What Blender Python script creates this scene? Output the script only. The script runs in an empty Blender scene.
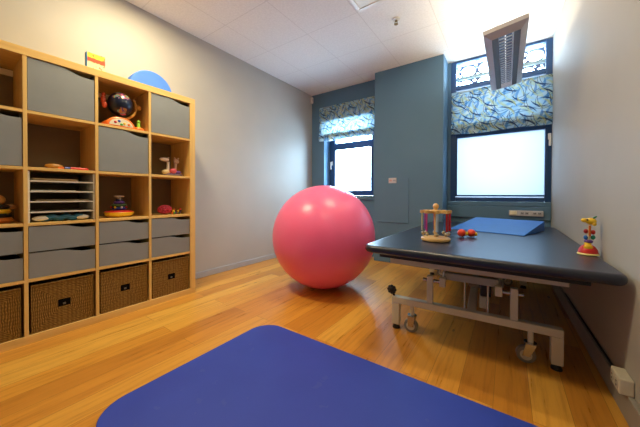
import bpy, bmesh, math, random
from mathutils import Vector, Matrix, Euler
random.seed(7)
C = bpy.context.scene.collection
PI = math.pi
SC = bpy.context.scene

# ------------------------------------------------------------------ helpers
def srgb(r, g, b):
    f = lambda c: (c/12.92 if c <= .04045 else ((c+.055)/1.055)**2.4)
    return (f(r/255), f(g/255), f(b/255), 1)

class NT:
    """small node-tree helper"""
    def __init__(s, name):
        s.m = bpy.data.materials.new(name); s.m.use_nodes = True
        s.t = s.m.node_tree; s.n = s.t.nodes; s.l = s.t.links
        s.bsdf = s.n['Principled BSDF']; s.out = s.n['Material Output']
    def node(s, typ, **kw):
        x = s.n.new(typ)
        for k, v in kw.items(): setattr(x, k, v)
        return x
    def link(s, a, b): s.l.new(a, b)
    def coord(s, kind='Object', scale=(1, 1, 1), rot=(0, 0, 0), loc=(0, 0, 0)):
        tc = s.node('ShaderNodeTexCoord'); mp = s.node('ShaderNodeMapping')
        mp.inputs['Scale'].default_value = scale; mp.inputs['Rotation'].default_value = rot
        mp.inputs['Location'].default_value = loc
        s.link(tc.outputs[kind], mp.inputs['Vector']); return mp.outputs[0]
    def noise(s, vec, scale, detail=3, rough=.5):
        x = s.node('ShaderNodeTexNoise'); x.inputs['Scale'].default_value = scale
        x.inputs['Detail'].default_value = detail; x.inputs['Roughness'].default_value = rough
        if vec is not None: s.link(vec, x.inputs['Vector'])
        return x
    def ramp(s, fac, stops, interp='LINEAR'):
        x = s.node('ShaderNodeValToRGB'); x.color_ramp.interpolation = interp
        e = x.color_ramp.elements
        while len(e) < len(stops): e.new(.5)
        for el, (p, c) in zip(e, stops): el.position = p; el.color = c
        s.link(fac, x.inputs[0]); return x.outputs[0]
    def math(s, op, a, b=None, c=None):
        x = s.node('ShaderNodeMath', operation=op)
        for i, v in enumerate((a, b, c)):
            if v is None: continue
            if isinstance(v, (int, float)): x.inputs[i].default_value = v
            else: s.link(v, x.inputs[i])
        return x.outputs[0]
    def mix(s, fac, a, b, mode='MIX'):
        x = s.node('ShaderNodeMix', data_type='RGBA', blend_type=mode)
        for sock, v in ((x.inputs[0], fac), (x.inputs[6], a), (x.inputs[7], b)):
            if isinstance(v, (int, float)): sock.default_value = v
            elif isinstance(v, tuple): sock.default_value = v
            else: s.link(v, sock)
        return x.outputs[2]
    def bump(s, h, strength=.3, dist=.01):
        x = s.node('ShaderNodeBump'); x.inputs['Strength'].default_value = strength
        x.inputs['Distance'].default_value = dist; s.link(h, x.inputs['Height'])
        s.link(x.outputs[0], s.bsdf.inputs['Normal'])
    def base(s, v):
        if isinstance(v, tuple): s.bsdf.inputs['Base Color'].default_value = v
        else: s.link(v, s.bsdf.inputs['Base Color'])
    def set(s, rough=.5, metal=0, spec=.5):
        s.bsdf.inputs['Roughness'].default_value = rough
        s.bsdf.inputs['Metallic'].default_value = metal
        s.bsdf.inputs['Specular IOR Level'].default_value = spec

_cache = {}
def plain(col, rough=.5, metal=0, spec=.5, var=.06, vscale=9, bump=0, name=None):
    """plain surface with a little procedural colour variation"""
    key = (col, rough, metal, spec, var, bump)
    if key in _cache: return _cache[key]
    t = NT(name or 'surface'); v = t.coord(); n = t.noise(v, vscale, 4)
    lo = tuple(c*(1-var) for c in col[:3])+(1,); hi = tuple(min(1, c*(1+var)) for c in col[:3])+(1,)
    t.base(t.ramp(n.outputs[0], [(.3, lo), (.7, hi)])); t.set(rough, metal, spec)
    if bump:
        n2 = t.noise(v, 220, 2); t.bump(n2.outputs[0], bump, .002)
    _cache[key] = t.m; return t.m

def new_bm(): return bmesh.new()
def box(bm, lo, hi, M=None):
    lo = Vector(lo); hi = Vector(hi)
    r = bmesh.ops.create_cube(bm, size=1)
    m = Matrix.Translation((lo+hi)/2) @ Matrix.Diagonal((*(hi-lo), 1))
    if M is not None: m = M @ m
    bmesh.ops.transform(bm, matrix=m, verts=r['verts']); return r['verts']
def cyl(bm, p0, p1, r0, r1=None, seg=20, caps=True):
    p0 = Vector(p0); p1 = Vector(p1); d = p1-p0
    r = bmesh.ops.create_cone(bm, cap_ends=caps, segments=seg, radius1=r0, radius2=r0 if r1 is None else r1, depth=d.length)
    m = Matrix.Translation((p0+p1)/2) @ d.to_track_quat('Z', 'Y').to_matrix().to_4x4()
    bmesh.ops.transform(bm, matrix=m, verts=r['verts']); return r['verts']
def ball(bm, c, r, seg=20, scale=(1, 1, 1), rot=None):
    v = bmesh.ops.create_uvsphere(bm, u_segments=seg, v_segments=max(8, seg//2+2), radius=r)['verts']
    m = Matrix.Translation(c) @ (rot.to_matrix().to_4x4() if rot else Matrix()) @ Matrix.Diagonal((*scale, 1))
    bmesh.ops.transform(bm, matrix=m, verts=v); return v
def lathe(bm, prof, seg=28, c=(0, 0, 0)):
    """profile of (radius, z) turned about the vertical through c"""
    rings = []
    for r, z in prof:
        if r < 1e-5: rings.append([bm.verts.new((c[0], c[1], c[2]+z))])
        else: rings.append([bm.verts.new((c[0]+r*math.cos(2*PI*i/seg), c[1]+r*math.sin(2*PI*i/seg), c[2]+z)) for i in range(seg)])
    for a, b in zip(rings, rings[1:]):
        for i in range(seg):
            j = (i+1) % seg
            if len(a) == 1 and len(b) == 1: continue
            if len(a) == 1: bm.faces.new((a[0], b[j], b[i]))
            elif len(b) == 1: bm.faces.new((a[i], a[j], b[0]))
            else: bm.faces.new((a[i], a[j], b[j], b[i]))
    for e, ring in ((0, rings[0]), (1, rings[-1])):
        if len(ring) > 1: bm.faces.new(ring if e else list(reversed(ring)))
def prism(bm, poly, f0, f1):
    """extrude polygon; f0/f1 map a 2D point to the two end faces"""
    a = [bm.verts.new(f0(p)) for p in poly]; b = [bm.verts.new(f1(p)) for p in poly]
    bm.faces.new(a); bm.faces.new(list(reversed(b)))
    for i in range(len(poly)):
        j = (i+1) % len(poly); bm.faces.new((a[j], a[i], b[i], b[j]))
def tube(bm, pts, r, seg=10, closed=False):
    pts = [Vector(p) for p in pts]; n = len(pts); rings = []; up = Vector((0, 0, 1))
    for i, p in enumerate(pts):
        d = (pts[(i+1) % n]-pts[i-1]) if closed else (pts[min(i+1, n-1)]-pts[max(i-1, 0)])
        d.normalize(); s = d.cross(up if abs(d.dot(up)) < .95 else Vector((1, 0, 0))).normalized(); u = s.cross(d)
        rr = r[i] if isinstance(r, (list, tuple)) else r
        rings.append([bm.verts.new(p+s*rr*math.cos(2*PI*k/seg)+u*rr*math.sin(2*PI*k/seg)) for k in range(seg)])
    for i in range(n if closed else n-1):
        a, b = rings[i], rings[(i+1) % n]
        for k in range(seg): bm.faces.new((a[k], a[(k+1) % seg], b[(k+1) % seg], b[k]))
    if not closed: bm.faces.new(list(reversed(rings[0]))); bm.faces.new(rings[-1])
def rrect(x0, y0, x1, y1, r, n=8):
    pts = []
    for cx, cy, a in ((x1-r, y1-r, 0), (x0+r, y1-r, 90), (x0+r, y0+r, 180), (x1-r, y0+r, 270)):
        for i in range(n+1):
            t = math.radians(a+90*i/n); pts.append((cx+r*math.cos(t), cy+r*math.sin(t)))
    return pts

def part(name, bm, m, parent=None, smooth=None, bevel=0, seg=2):
    bmesh.ops.recalc_face_normals(bm, faces=bm.faces)
    me = bpy.data.meshes.new(name); bm.to_mesh(me); bm.free()
    o = bpy.data.objects.new(name, me); C.objects.link(o); me.materials.append(m)
    if parent: o.parent = parent
    if bevel:
        b = o.modifiers.new('edge', 'BEVEL'); b.width = bevel; b.segments = seg; b.limit_method = 'ANGLE'; b.angle_limit = math.radians(40)
    if smooth is not None:
        for p in me.polygons: p.use_smooth = True
        me.set_sharp_from_angle(angle=math.radians(smooth))
    return o
def tag(o, label, cat, group=None):
    o['label'] = label; o['category'] = cat
    if group: o['group'] = group
    return o
def thing(name, label, cat, loc=(0, 0, 0), rotz=0, group=None):
    o = bpy.data.objects.new(name, None); C.objects.link(o); o.empty_display_size = .05
    o.location = loc; o.rotation_euler = (0, 0, rotz); return tag(o, label, cat, group)
def structure(o): o['kind'] = 'structure'; return o
def dup(root, loc, label):
    r = root.copy(); C.objects.link(r); r.location = loc; r['label'] = label
    for ch in list(root.children):
        c = ch.copy(); C.objects.link(c); c.parent = r
        for g in ch.children:
            d = g.copy(); C.objects.link(d); d.parent = c
    return r

# ------------------------------------------------------------------ materials
def wood_mat(name, light, dark, axis='Y', rough=.45, scale=1.0):
    t = NT(name)
    sc = {'X': (2, 40, 40), 'Y': (40, 2, 40), 'Z': (40, 40, 2)}[axis]
    v = t.coord(scale=tuple(c*scale for c in sc)); n = t.noise(v, 1, 5, .6)
    t.base(t.ramp(n.outputs[0], [(.3, dark), (.7, light)])); t.set(rough, 0, .4)
    t.bump(n.outputs[0], .08, .002); return t.m
OAK_H = wood_mat('oak_veneer_long', srgb(230, 192, 116), srgb(214, 172, 96), 'Y')
OAK_V = wood_mat('oak_veneer_upright', srgb(230, 192, 116), srgb(214, 172, 96), 'Z')
BEECH = wood_mat('beech', srgb(224, 184, 120), srgb(205, 160, 95), 'X')

def wall_mat(name, col, bump=.15):
    t = NT(name); v = t.coord(); n = t.noise(v, 2.5, 4)
    t.base(t.ramp(n.outputs[0], [(.3, tuple(c*.97 for c in col[:3])+(1,)), (.7, tuple(min(1, c*1.03) for c in col[:3])+(1,))]))
    n2 = t.noise(v, 180, 3); t.bump(n2.outputs[0], bump, .003); t.set(.6, 0, .3); return t.m
W_GREY = wall_mat('grey_beige_paint', srgb(178, 173, 164))
W_TEAL = wall_mat('teal_paint', srgb(90, 122, 146))
BASEB = plain(srgb(172, 172, 172), .45, name='baseboard_paint')

def ceiling_mat():
    t = NT('ceiling_tiles'); v = t.coord(); sx = t.node('ShaderNodeSeparateXYZ'); t.link(v, sx.inputs[0])
    P = .605
    def line(s, off):
        a = t.math('ADD', s, 20*P-off+P/2); a = t.math('MODULO', a, P); a = t.math('SUBTRACT', a, P/2); a = t.math('ABSOLUTE', a)
        return t.math('LESS_THAN', a, .004)
    f = t.math('MAXIMUM', line(sx.outputs[0], 1.045), line(sx.outputs[1], .908))
    n = t.noise(v, 60, 3)
    c = t.ramp(n.outputs[0], [(.35, srgb(226, 222, 216)), (.65, srgb(234, 230, 224))])
    t.base(t.mix(t.math('MULTIPLY', f, .28), c, srgb(170, 162, 152))); t.set(.8, 0, .2)
    n2 = t.noise(v, 150, 3); t.bump(n2.outputs[0], .1, .002); return t.m

def floor_mat():
    t = NT('oak_planks'); tc = t.node('ShaderNodeTexCoord'); sx = t.node('ShaderNodeSeparateXYZ'); t.link(tc.outputs['Object'], sx.inputs[0])
    cb = t.node('ShaderNodeCombineXYZ'); t.link(sx.outputs[1], cb.inputs[0]); t.link(sx.outputs[0], cb.inputs[1])
    br = t.node('ShaderNodeTexBrick', offset=.37, offset_frequency=2); t.link(cb.outputs[0], br.inputs['Vector'])
    br.inputs['Scale'].default_value = 1; br.inputs['Brick Width'].default_value = 1.35; br.inputs['Row Height'].default_value = .14
    br.inputs['Mortar Size'].default_value = .0011; br.inputs['Mortar Smooth'].default_value = .3; br.inputs['Bias'].default_value = 0
    br.inputs['Color1'].default_value = (0, 0, 0, 1); br.inputs['Color2'].default_value = (1, 1, 1, 1); br.inputs['Mortar'].default_value = (.5, .5, .5, 1)
    tone = t.ramp(br.outputs['Color'], [(0, srgb(200, 136, 52)), (.35, srgb(218, 154, 60)), (.7, srgb(226, 168, 70)), (1, srgb(234, 182, 82))])
    # grain stretched along the planks, shifted per plank
    sh = t.math('MULTIPLY', br.outputs['Color'], 7.3)
    c2 = t.node('ShaderNodeCombineXYZ'); t.link(t.math('MULTIPLY', sx.outputs[0], 26), c2.inputs[0])
    t.link(t.math('ADD', t.math('MULTIPLY', sx.outputs[1], 1.5), sh), c2.inputs[1]); t.link(sh, c2.inputs[2])
    g = t.noise(c2.outputs[0], 1.6, 6, .65); g.inputs['Distortion'].default_value = .25
    grain = t.ramp(g.outputs[0], [(.25, srgb(176, 146, 108)), (.5, srgb(240, 230, 216)), (.75, srgb(255, 250, 240))])
    col = t.mix(.7, tone, grain, 'MULTIPLY')
    c3 = t.node('ShaderNodeCombineXYZ'); t.link(t.math('MULTIPLY', sx.outputs[0], 3), c3.inputs[0]); t.link(sx.outputs[1], c3.inputs[1])
    k = t.node('ShaderNodeTexVoronoi'); k.inputs['Scale'].default_value = 1.5; t.link(c3.outputs[0], k.inputs['Vector'])
    kn = t.math('LESS_THAN', k.outputs['Distance'], .045)
    col = t.mix(t.math('MULTIPLY', kn, .6), col, srgb(80, 48, 22))
    col = t.mix(t.math('MULTIPLY', br.outputs['Fac'], .7), col, srgb(92, 56, 26))
    t.base(col); t.set(.3, 0, .5)
    r = t.math('MULTIPLY_ADD', g.outputs[0], .16, .22); t.link(r, t.bsdf.inputs['Roughness'])
    t.bump(t.math('MULTIPLY_ADD', br.outputs['Fac'], -1.0, g.outputs[0]), .1, .002); return t.m

GREY_FRONT = plain(srgb(132, 136, 136), .5, var=.03, name='grey_lacquer')
BLACK = plain(srgb(20, 20, 22), .5, name='black_plastic')
CREAM_STEEL = plain(srgb(212, 205, 184), .35, 0, .5, name='cream_enamel')
STEEL = plain(srgb(190, 190, 192), .25, 1, name='steel')
WHITE = plain(srgb(232, 230, 224), .4, name='white_plastic')
FRAME_BLUE = plain(srgb(32, 70, 116), .35, name='dark_blue_frame')

def weave_mat():
    t = NT('seagrass_weave'); v = t.coord(); sx = t.node('ShaderNodeSeparateXYZ'); t.link(v, sx.inputs[0])
    ay = t.math('ABSOLUTE', sx.outputs[1]); az = t.math('ABSOLUTE', t.math('SUBTRACT', sx.outputs[2], .15))
    n0 = t.noise(v, 22, 3)
    d = t.math('ADD', t.math('MAXIMUM', ay, az), t.math('MULTIPLY', n0.outputs[0], .02))
    w = t.math('MULTIPLY_ADD', t.math('SINE', t.math('MULTIPLY', d, 620)), .5, .5)
    m2 = t.math('MULTIPLY_ADD', t.math('SINE', t.math('MULTIPLY', t.math('MINIMUM', ay, az), 300)), .5, .5)
    h = t.math('MULTIPLY', w, t.math('MULTIPLY_ADD', m2, .5, .5))
    n = t.noise(v, 60, 4)
    c = t.ramp(t.math('MULTIPLY_ADD', h, .6, t.math('MULTIPLY', n.outputs[0], .4)), [(.2, srgb(88, 64, 24)), (.5, srgb(132, 98, 40)), (.85, srgb(158, 122, 56))])
    t.base(c); t.set(.75, 0, .2); t.bump(h, .5, .004); return t.m
WEAVE = weave_mat()

def blind_mat():
    t = NT('leaf_print_linen'); v0 = t.coord(scale=(1, 0, 1)); sp = t.node('ShaderNodeSeparateXYZ'); t.link(v0, sp.inputs[0])
    X, Z = sp.outputs[0], sp.outputs[2]
    col = t.ramp(t.noise(v0, 6, 2).outputs[0], [(.35, srgb(204, 222, 226)), (.5, srgb(176, 212, 228)), (.65, srgb(222, 230, 218))])
    # long curved leaves: each cell of a rotated, stretched lattice holds one bent blade
    def leaves(ang, L, Wd, bend, thick, seed, c, fac=1, line=None):
        nonlocal col
        ca, sa = math.cos(ang), math.sin(ang)
        u = t.math('ADD', t.math('MULTIPLY', X, ca), t.math('MULTIPLY', Z, sa)); w = t.math('ADD', t.math('MULTIPLY', X, -sa), t.math('MULTIPLY', Z, ca))
        w = t.math('ADD', w, seed*.37+40*Wd)
        row = t.math('FLOOR', t.math('DIVIDE', w, Wd))
        wn = t.node('ShaderNodeTexWhiteNoise', noise_dimensions='1D'); t.link(t.math('ADD', row, seed), wn.inputs['W'])
        uu = t.math('ADD', u, t.math('MULTIPLY_ADD', wn.outputs['Value'], L, 30*L))
        k = t.math('FLOOR', t.math('DIVIDE', uu, L))
        wn2 = t.node('ShaderNodeTexWhiteNoise', noise_dimensions='2D'); cb = t.node('ShaderNodeCombineXYZ'); t.link(row, cb.inputs[0]); t.link(k, cb.inputs[1]); t.link(cb.outputs[0], wn2.inputs['Vector'])
        fu = t.math('SUBTRACT', t.math('FRACT', t.math('DIVIDE', uu, L)), .5); fw = t.math('SUBTRACT', t.math('FRACT', t.math('DIVIDE', w, Wd)), .5)
        f2 = t.math('MULTIPLY', fu, fu)
        sgn = t.math('MULTIPLY_ADD', t.math('GREATER_THAN', wn2.outputs['Value'], .5), 2, -1)
        cen = t.math('MULTIPLY', t.math('MULTIPLY_ADD', f2, bend, -.25*bend*.5), sgn)
        half = t.math('MULTIPLY', t.math('MAXIMUM', t.math('MULTIPLY_ADD', f2, -4.6, 1), 0), thick)
        d = t.math('ABSOLUTE', t.math('SUBTRACT', fw, cen))
        m = t.math('LESS_THAN', d, half)
        if line: m = t.math('MULTIPLY', m, t.math('GREATER_THAN', d, t.math('SUBTRACT', half, line)))
        m = t.math('MULTIPLY', m, t.math('GREATER_THAN', t.math('FRACT', t.math('MULTIPLY', wn2.outputs['Value'], 7.3)), .25))
        col = t.mix(t.math('MULTIPLY', m, fac), col, c)
    leaves(0.5, 0.216, 0.072, 1.6, .24, 1, srgb(112, 178, 218), .7)
    leaves(-0.8, 0.187, 0.065, 1.5, .26, 2, srgb(206, 214, 160), .55)
    leaves(1.3, 0.173, 0.065, 1.6, .20, 3, srgb(84, 142, 194), .75)
    leaves(0.2, 0.245, 0.086, 2.0, .20, 4, srgb(40, 70, 116), .8, .06)
    leaves(-0.5, 0.202, 0.072, 1.8, .12, 5, srgb(32, 54, 96), .88)
    leaves(2.2, 0.158, 0.072, 1.7, .14, 8, srgb(210, 206, 126), .6)
    leaves(1.9, 0.187, 0.094, 1.9, .16, 9, srgb(30, 52, 94), .7, .06)
    d = t.node('ShaderNodeBsdfDiffuse'); tr = t.node('ShaderNodeBsdfTranslucent'); mx = t.node('ShaderNodeMixShader'); mx.inputs[0].default_value = .5
    t.link(col, d.inputs[0]); t.link(col, tr.inputs[0]); t.link(d.outputs[0], mx.inputs[1]); t.link(tr.outputs[0], mx.inputs[2]); t.link(mx.outputs[0], t.out.inputs[0])
    return t.m
BLIND = blind_mat()

def frosted_mat():
    t = NT('frosted_glass'); tr = t.node('ShaderNodeBsdfTranslucent'); tp = t.node('ShaderNodeBsdfTransparent'); g = t.node('ShaderNodeBsdfGlossy')
    tr.inputs[0].default_value = (.37, .378, .39, 1); tp.inputs[0].default_value = (.172, .175, .182, 1); g.inputs['Roughness'].default_value = .3
    a = t.node('ShaderNodeMixShader'); a.inputs[0].default_value = .45; t.link(tr.outputs[0], a.inputs[1]); t.link(tp.outputs[0], a.inputs[2])
    b = t.node('ShaderNodeMixShader'); b.inputs[0].default_value = .04; t.link(a.outputs[0], b.inputs[1]); t.link(g.outputs[0], b.inputs[2])
    t.link(b.outputs[0], t.out.inputs[0]); return t.m
def clear_mat():
    t = NT('clear_glass'); tp = t.node('ShaderNodeBsdfTransparent'); g = t.node('ShaderNodeBsdfGlossy'); g.inputs['Roughness'].default_value = .02
    tp.inputs[0].default_value = (.95, .97, .97, 1)
    b = t.node('ShaderNodeMixShader'); b.inputs[0].default_value = .04; t.link(tp.outputs[0], b.inputs[1]); t.link(g.outputs[0], b.inputs[2])
    t.link(b.outputs[0], t.out.inputs[0]); return t.m
FROST = frosted_mat(); CLEAR = clear_mat()

def emit_mat(name, col, s):
    t = NT(name); e = t.node('ShaderNodeEmission'); e.inputs[0].default_value = col; e.inputs[1].default_value = s
    t.link(e.outputs[0], t.out.inputs[0]); return t.m

# ------------------------------------------------------------------ the room
H = 2.697; YB = 2.395; YR = 2.486; YC = 2.19; XC0 = 1.274; XC1 = 2.19; YF = -3.0
def xr(y): return 3.246-.014*(y-YR)            # right wall is very slightly out of square
b = new_bm(); box(b, (-.2, YF-.1, -.1), (3.6, 2.9, 0)); structure(part('floor', b, floor_mat()))
b = new_bm(); box(b, (-.2, YF-.1, H), (3.6, 2.9, H+.1)); structure(part('ceiling', b, ceiling_mat()))
b = new_bm(); box(b, (-.2, YF-.1, 0), (0, 2.9, H)); structure(part('wall_left', b, W_GREY))
b = new_bm(); prism(b, [(xr(YF), YF-.1), (3.6, YF-.1), (3.6, 2.9), (xr(2.9), 2.9)], lambda p: (*p, 0), lambda p: (*p, H)); structure(part('wall_right', b, W_GREY))
b = new_bm(); box(b, (0, YF-.1, 0), (3.6, YF, H)); structure(part('wall_front', b, W_GREY))
# left bay: wall with the small window's opening
OX0, OX1, OZ0, OZ1 = .262, 1.17, .934, 2.16
YW = 2.80
b = new_bm()
box(b, (0, YB, 0), (OX0, YW, H)); box(b, (OX1, YB, 0), (XC0, YW, H))
box(b, (OX0, YB, 0), (OX1, YW, OZ0)); box(b, (OX0, YB, OZ1), (OX1, YW, H))
structure(part('wall_back', b, W_TEAL))
b = new_bm(); box(b, (XC0, YC, 0), (XC1, YW, H)); structure(part('wall_pier', b, W_TEAL, bevel=.006))
b = new_bm(); box(b, (XC1, YR, 0), (xr(YR)+.02, YW, .868)); structure(part('wall_back_right', b, W_TEAL))
# sills and aprons
b = new_bm(); box(b, (.13, YB-.03, .875), (XC0-.002, YB+.17, .936)); structure(part('trim_1', b, W_TEAL, bevel=.005))
b = new_bm(); box(b, (XC1+.002, YR-.022, .815), (xr(YR)-.002, YR+.03, .868)); structure(part('trim_2', b, W_TEAL, bevel=.006))
b = new_bm(); box(b, (XC1+.002, YR-.03, .664), (xr(YR)-.002, YR-.0005, .812)); structure(part('trim_3', b, W_TEAL, bevel=.006))
# baseboards
b = new_bm(); box(b, (.001, .01, 0), (.016, YB-.001, .068)); structure(part('baseboard_left', b, BASEB, bevel=.004))
b = new_bm(); prism(b, [(xr(YF), YF), (xr(YF)-.02, YF), (xr(2.48)-.02, 2.48), (xr(2.48), 2.48)], lambda p: (p[0], p[1], 0), lambda p: (p[0], p[1], .115)); structure(part('baseboard_right', b, plain(srgb(150, 145, 136), .5), bevel=.004))

# window 1 (small, clear glass)
def window(name, x0, x1, y, z0, z1, bars, panes, dep=.06, fw=.085):
    w = bpy.data.objects.new(name, None); C.objects.link(w); w.location = (0, 0, 0); structure(w)
    b = new_bm()
    box(b, (x0, y, z0), (x0+fw, y+dep, z1)); box(b, (x1-fw, y, z0), (x1, y+dep, z1))
    box(b, (x0+fw, y, z0), (x1-fw, y+dep, z0+fw*.8)); box(b, (x0+fw, y, z1-fw*.5), (x1-fw, y+dep, z1))
    for (a, c) in bars: box(b, (x0+fw, y, a), (x1-fw, y+dep, c))
    part('window_frame', b, FRAME_BLUE, w, bevel=.006)
    for (a, c, m) in panes:
        b = new_bm(); box(b, (x0+fw-.004, y+dep*.5, a-.004), (x1-fw+.004, y+dep*.5+.006, c+.004)); part('pane', b, m, w)
    return w
w1 = window('window_1', OX0+.004, OX1-.004, 2.57, OZ0+.003, OZ1-.002, [(1.735, 1.84)], [(1.012, 1.735, CLEAR), (1.84, 2.11, CLEAR)], fw=.105)
b = new_bm(); box(b, (.372, 2.556, .985), (.384, 2.572, 1.735)); box(b, (1.056, 2.556, .985), (1.068, 2.572, 1.735)); box(b, (.384, 2.556, .985), (1.056, 2.572, .997)); box(b, (.384, 2.556, 1.723), (1.056, 2.572, 1.735))
part('sash', b, plain(srgb(28, 62, 104), .35), w1)
def handle(parent, x, y, z, s=1):
    b = new_bm(); box(b, (x-.014, y-.010, z-.035), (x+.014, y, z+.035)); cyl(b, (x, y-.008, z+.01), (x, y-.045, z+.01), .008)
    box(b, (x-.010, y-.056, z-.11*s), (x+.010, y-.040, z+.022)); part('window_handle', b, WHITE, parent, bevel=.004)['label'] = 'white lever handle'
handle(w1, .318, 2.57, 1.50)
# window 2 (large, frosted)
w2 = window('window_2', XC1+.035, xr(YR)+.004, YR, .869, H-.004, [(2.315, 2.372), (1.69, 1.745)], [(.919, 1.69, FROST), (1.745, 2.315, FROST), (2.372, 2.655, CLEAR)], fw=.062)
b = new_bm(); box(b, (2.287, YR-.014, .93), (2.309, YR+.004, 1.70)); box(b, (3.188, YR-.014, .93), (3.21, YR+.004, 1.70)); box(b, (2.309, YR-.014, .93), (3.188, YR+.004, .95))
part('sash', b, plain(srgb(28, 62, 104), .35), w2, bevel=.003)
handle(w2, 3.226, YR, 1.60)
b = new_bm(); box(b, (XC1+.001, YR, .869), (XC1+.035, YR+.06, H-.001)); structure(part('trim_4', b, W_TEAL))

# pierced metal screen outside the upper pane: sheet with round openings
def pierced_screen(x0, x1, z0, z1, y):
    rnd = random.Random(3); cs = []; K = 1.25                      # openings are slightly wider than high
    for row in ((z0+.008, z0+.130), (z0+.176, z1-.006)):
        for R0 in (.066, .052, .036, .024, .015, .010, .007):
            for _ in range(500):
                R = R0*rnd.uniform(.85, 1.1); R = min(R, (row[1]-row[0])/2+.006); cx = rnd.uniform((x0+.004)/K+R, (x1-.004)/K-R)
                cz = rnd.uniform(min(row[0]+R, (row[0]+row[1])/2), max(row[1]-R, (row[0]+row[1])/2))
                if all((cx-a)**2+(cz-c)**2 > (R+r+.008)**2 for a, c, r in cs): cs.append((cx, cz, R))
    cu = bpy.data.curves.new('screen', 'CURVE'); cu.dimensions = '2D'; cu.fill_mode = 'BOTH'; cu.extrude = .004
    def loop(pts):
        s = cu.splines.new('POLY'); s.points.add(len(pts)-1); s.use_cyclic_u = True
        for p, q in zip(s.points, pts): p.co = (q[0], q[1], 0, 1)
    loop([(x0, z0), (x1, z0), (x1, z1), (x0, z1)])
    for cx, cz, R in cs:
        loop([(K*(cx+R*math.cos(2*PI*i/28)), cz+R*math.sin(2*PI*i/28)) for i in range(28)])
    tmp = bpy.data.objects.new('tmp', cu); C.objects.link(tmp); bpy.context.view_layer.update()
    me = bpy.data.meshes.new_from_object(tmp.evaluated_get(bpy.context.evaluated_depsgraph_get()))
    bpy.data.objects.remove(tmp)
    o = bpy.data.objects.new('pierced_screen', me); C.objects.link(o); me.materials.clear(); me.materials.append(plain(srgb(66, 84, 120), .5))
    o.rotation_euler = (PI/2, 0, 0); o.location = (0, y, 0); return o
ps = pierced_screen(2.27, 3.24, 2.36, 2.69, 2.68)
tag(ps, 'pierced metal screen with round openings outside the top of the large window', 'screen')
b = new_bm(); box(b, (2.27, 2.640, 2.497), (3.235, 2.675, 2.533)); part('cross_rail', b, plain(srgb(150, 160, 150), .5), ps)
ps.children[0].matrix_parent_inverse = Matrix.Translation((0, 2.68, 0)).inverted() if False else (Matrix.Translation((0, 2.68, 0)) @ Euler((PI/2, 0, 0)).to_matrix().to_4x4()).inverted()

# corner detector, sprinkler
t = thing('motion_detector', 'small white detector high in the far left corner of the room', 'detector', (0, YB, 2.555))
b = new_bm(); prism(b, [(.001, -.045), (.001, -.002), (.03, -.002), (.045, -.03), (.03, -.048)], lambda p: (p[0], p[1], 0), lambda p: (p[0], p[1], .10)); part('housing', b, WHITE, t, bevel=.004)
b = new_bm(); box(b, (.036, -.041, .03), (.0445, -.035, .075)); part('lens', b, plain(srgb(200, 200, 205), .2), t)
t = thing('sprinkler', 'small metal sprinkler head in the white ceiling tiles', 'sprinkler', (1.925, 1.216, H))
b = new_bm(); lathe(b, [(.0, 0), (.038, 0), (.034, -.008), (.016, -.012), (0, -.012)]); part('escutcheon', b, plain(srgb(214, 206, 190), .35), t, smooth=40)
b = new_bm(); cyl(b, (0, 0, -.012), (0, 0, -.026), .011); tube(b, [(.012, 0, -.02), (.016, 0, -.035), (0, 0, -.05)], .003); tube(b, [(-.012, 0, -.02), (-.016, 0, -.035), (0, 0, -.05)], .003); lathe(b, [(0, -.048), (.019, -.048), (.019, -.052), (0, -.052)]); part('sprinkler_head', b, plain(srgb(150, 120, 80), .35, .9), t, smooth=40)

# access panel + switch on the pier
b = new_bm(); box(b, (1.338, YC-.012, .565), (1.77, YC-.0005, 1.172)); o = part('wall_panel', b, W_TEAL, None, bevel=.002)
tag(o, 'teal painted access panel low on the pier between the windows', 'panel')
t = thing('switch_plate', 'small grey wall switch plate on the teal pier', 'switch', (1.552, YC, 1.145))
b = new_bm(); box(b, (-.055, -.020, -.036), (.055, -.0122, .036)); part('plate', b, plain(srgb(186, 184, 186), .4), t, bevel=.003)
for x, c in ((-.026, srgb(196, 150, 140)), (.026, srgb(150, 150, 160))):
    b = new_bm(); box(b, (x-.02, -.024, -.012), (x+.02, -.0195, .012)); part('rocker', b, plain(c, .4), t, bevel=.002)
# socket strip under the large window
t = thing('socket_strip', 'white double socket strip under the large window', 'socket', (2.865, YR-.03, .708))
b = new_bm(); box(b, (0, -.028, 0), (.312, -.0005, .062)); part('housing', b, plain(srgb(196, 192, 190), .4), t, bevel=.004)
b = new_bm(); box(b, (.008, -.036, .012), (.075, -.027, .054)); part('switch', b, plain(srgb(238, 226, 190), .4), t, bevel=.004)
for x in (.105, .147, .218, .26):
    b = new_bm(); box(b, (x, -.030, .014), (x+.038, -.027, .048)); f = part('socket', b, plain(srgb(176, 172, 172), .4), t, bevel=.004)
    b = new_bm(); cyl(b, (x+.012, -.0315, .034), (x+.012, -.0295, .034), .005); cyl(b, (x+.026, -.0315, .034), (x+.026, -.0295, .034), .005); box(b, (x+.012, -.0315, .025), (x+.026, -.0295, .028)); part('socket_hole', b, BLACK, f)

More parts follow.
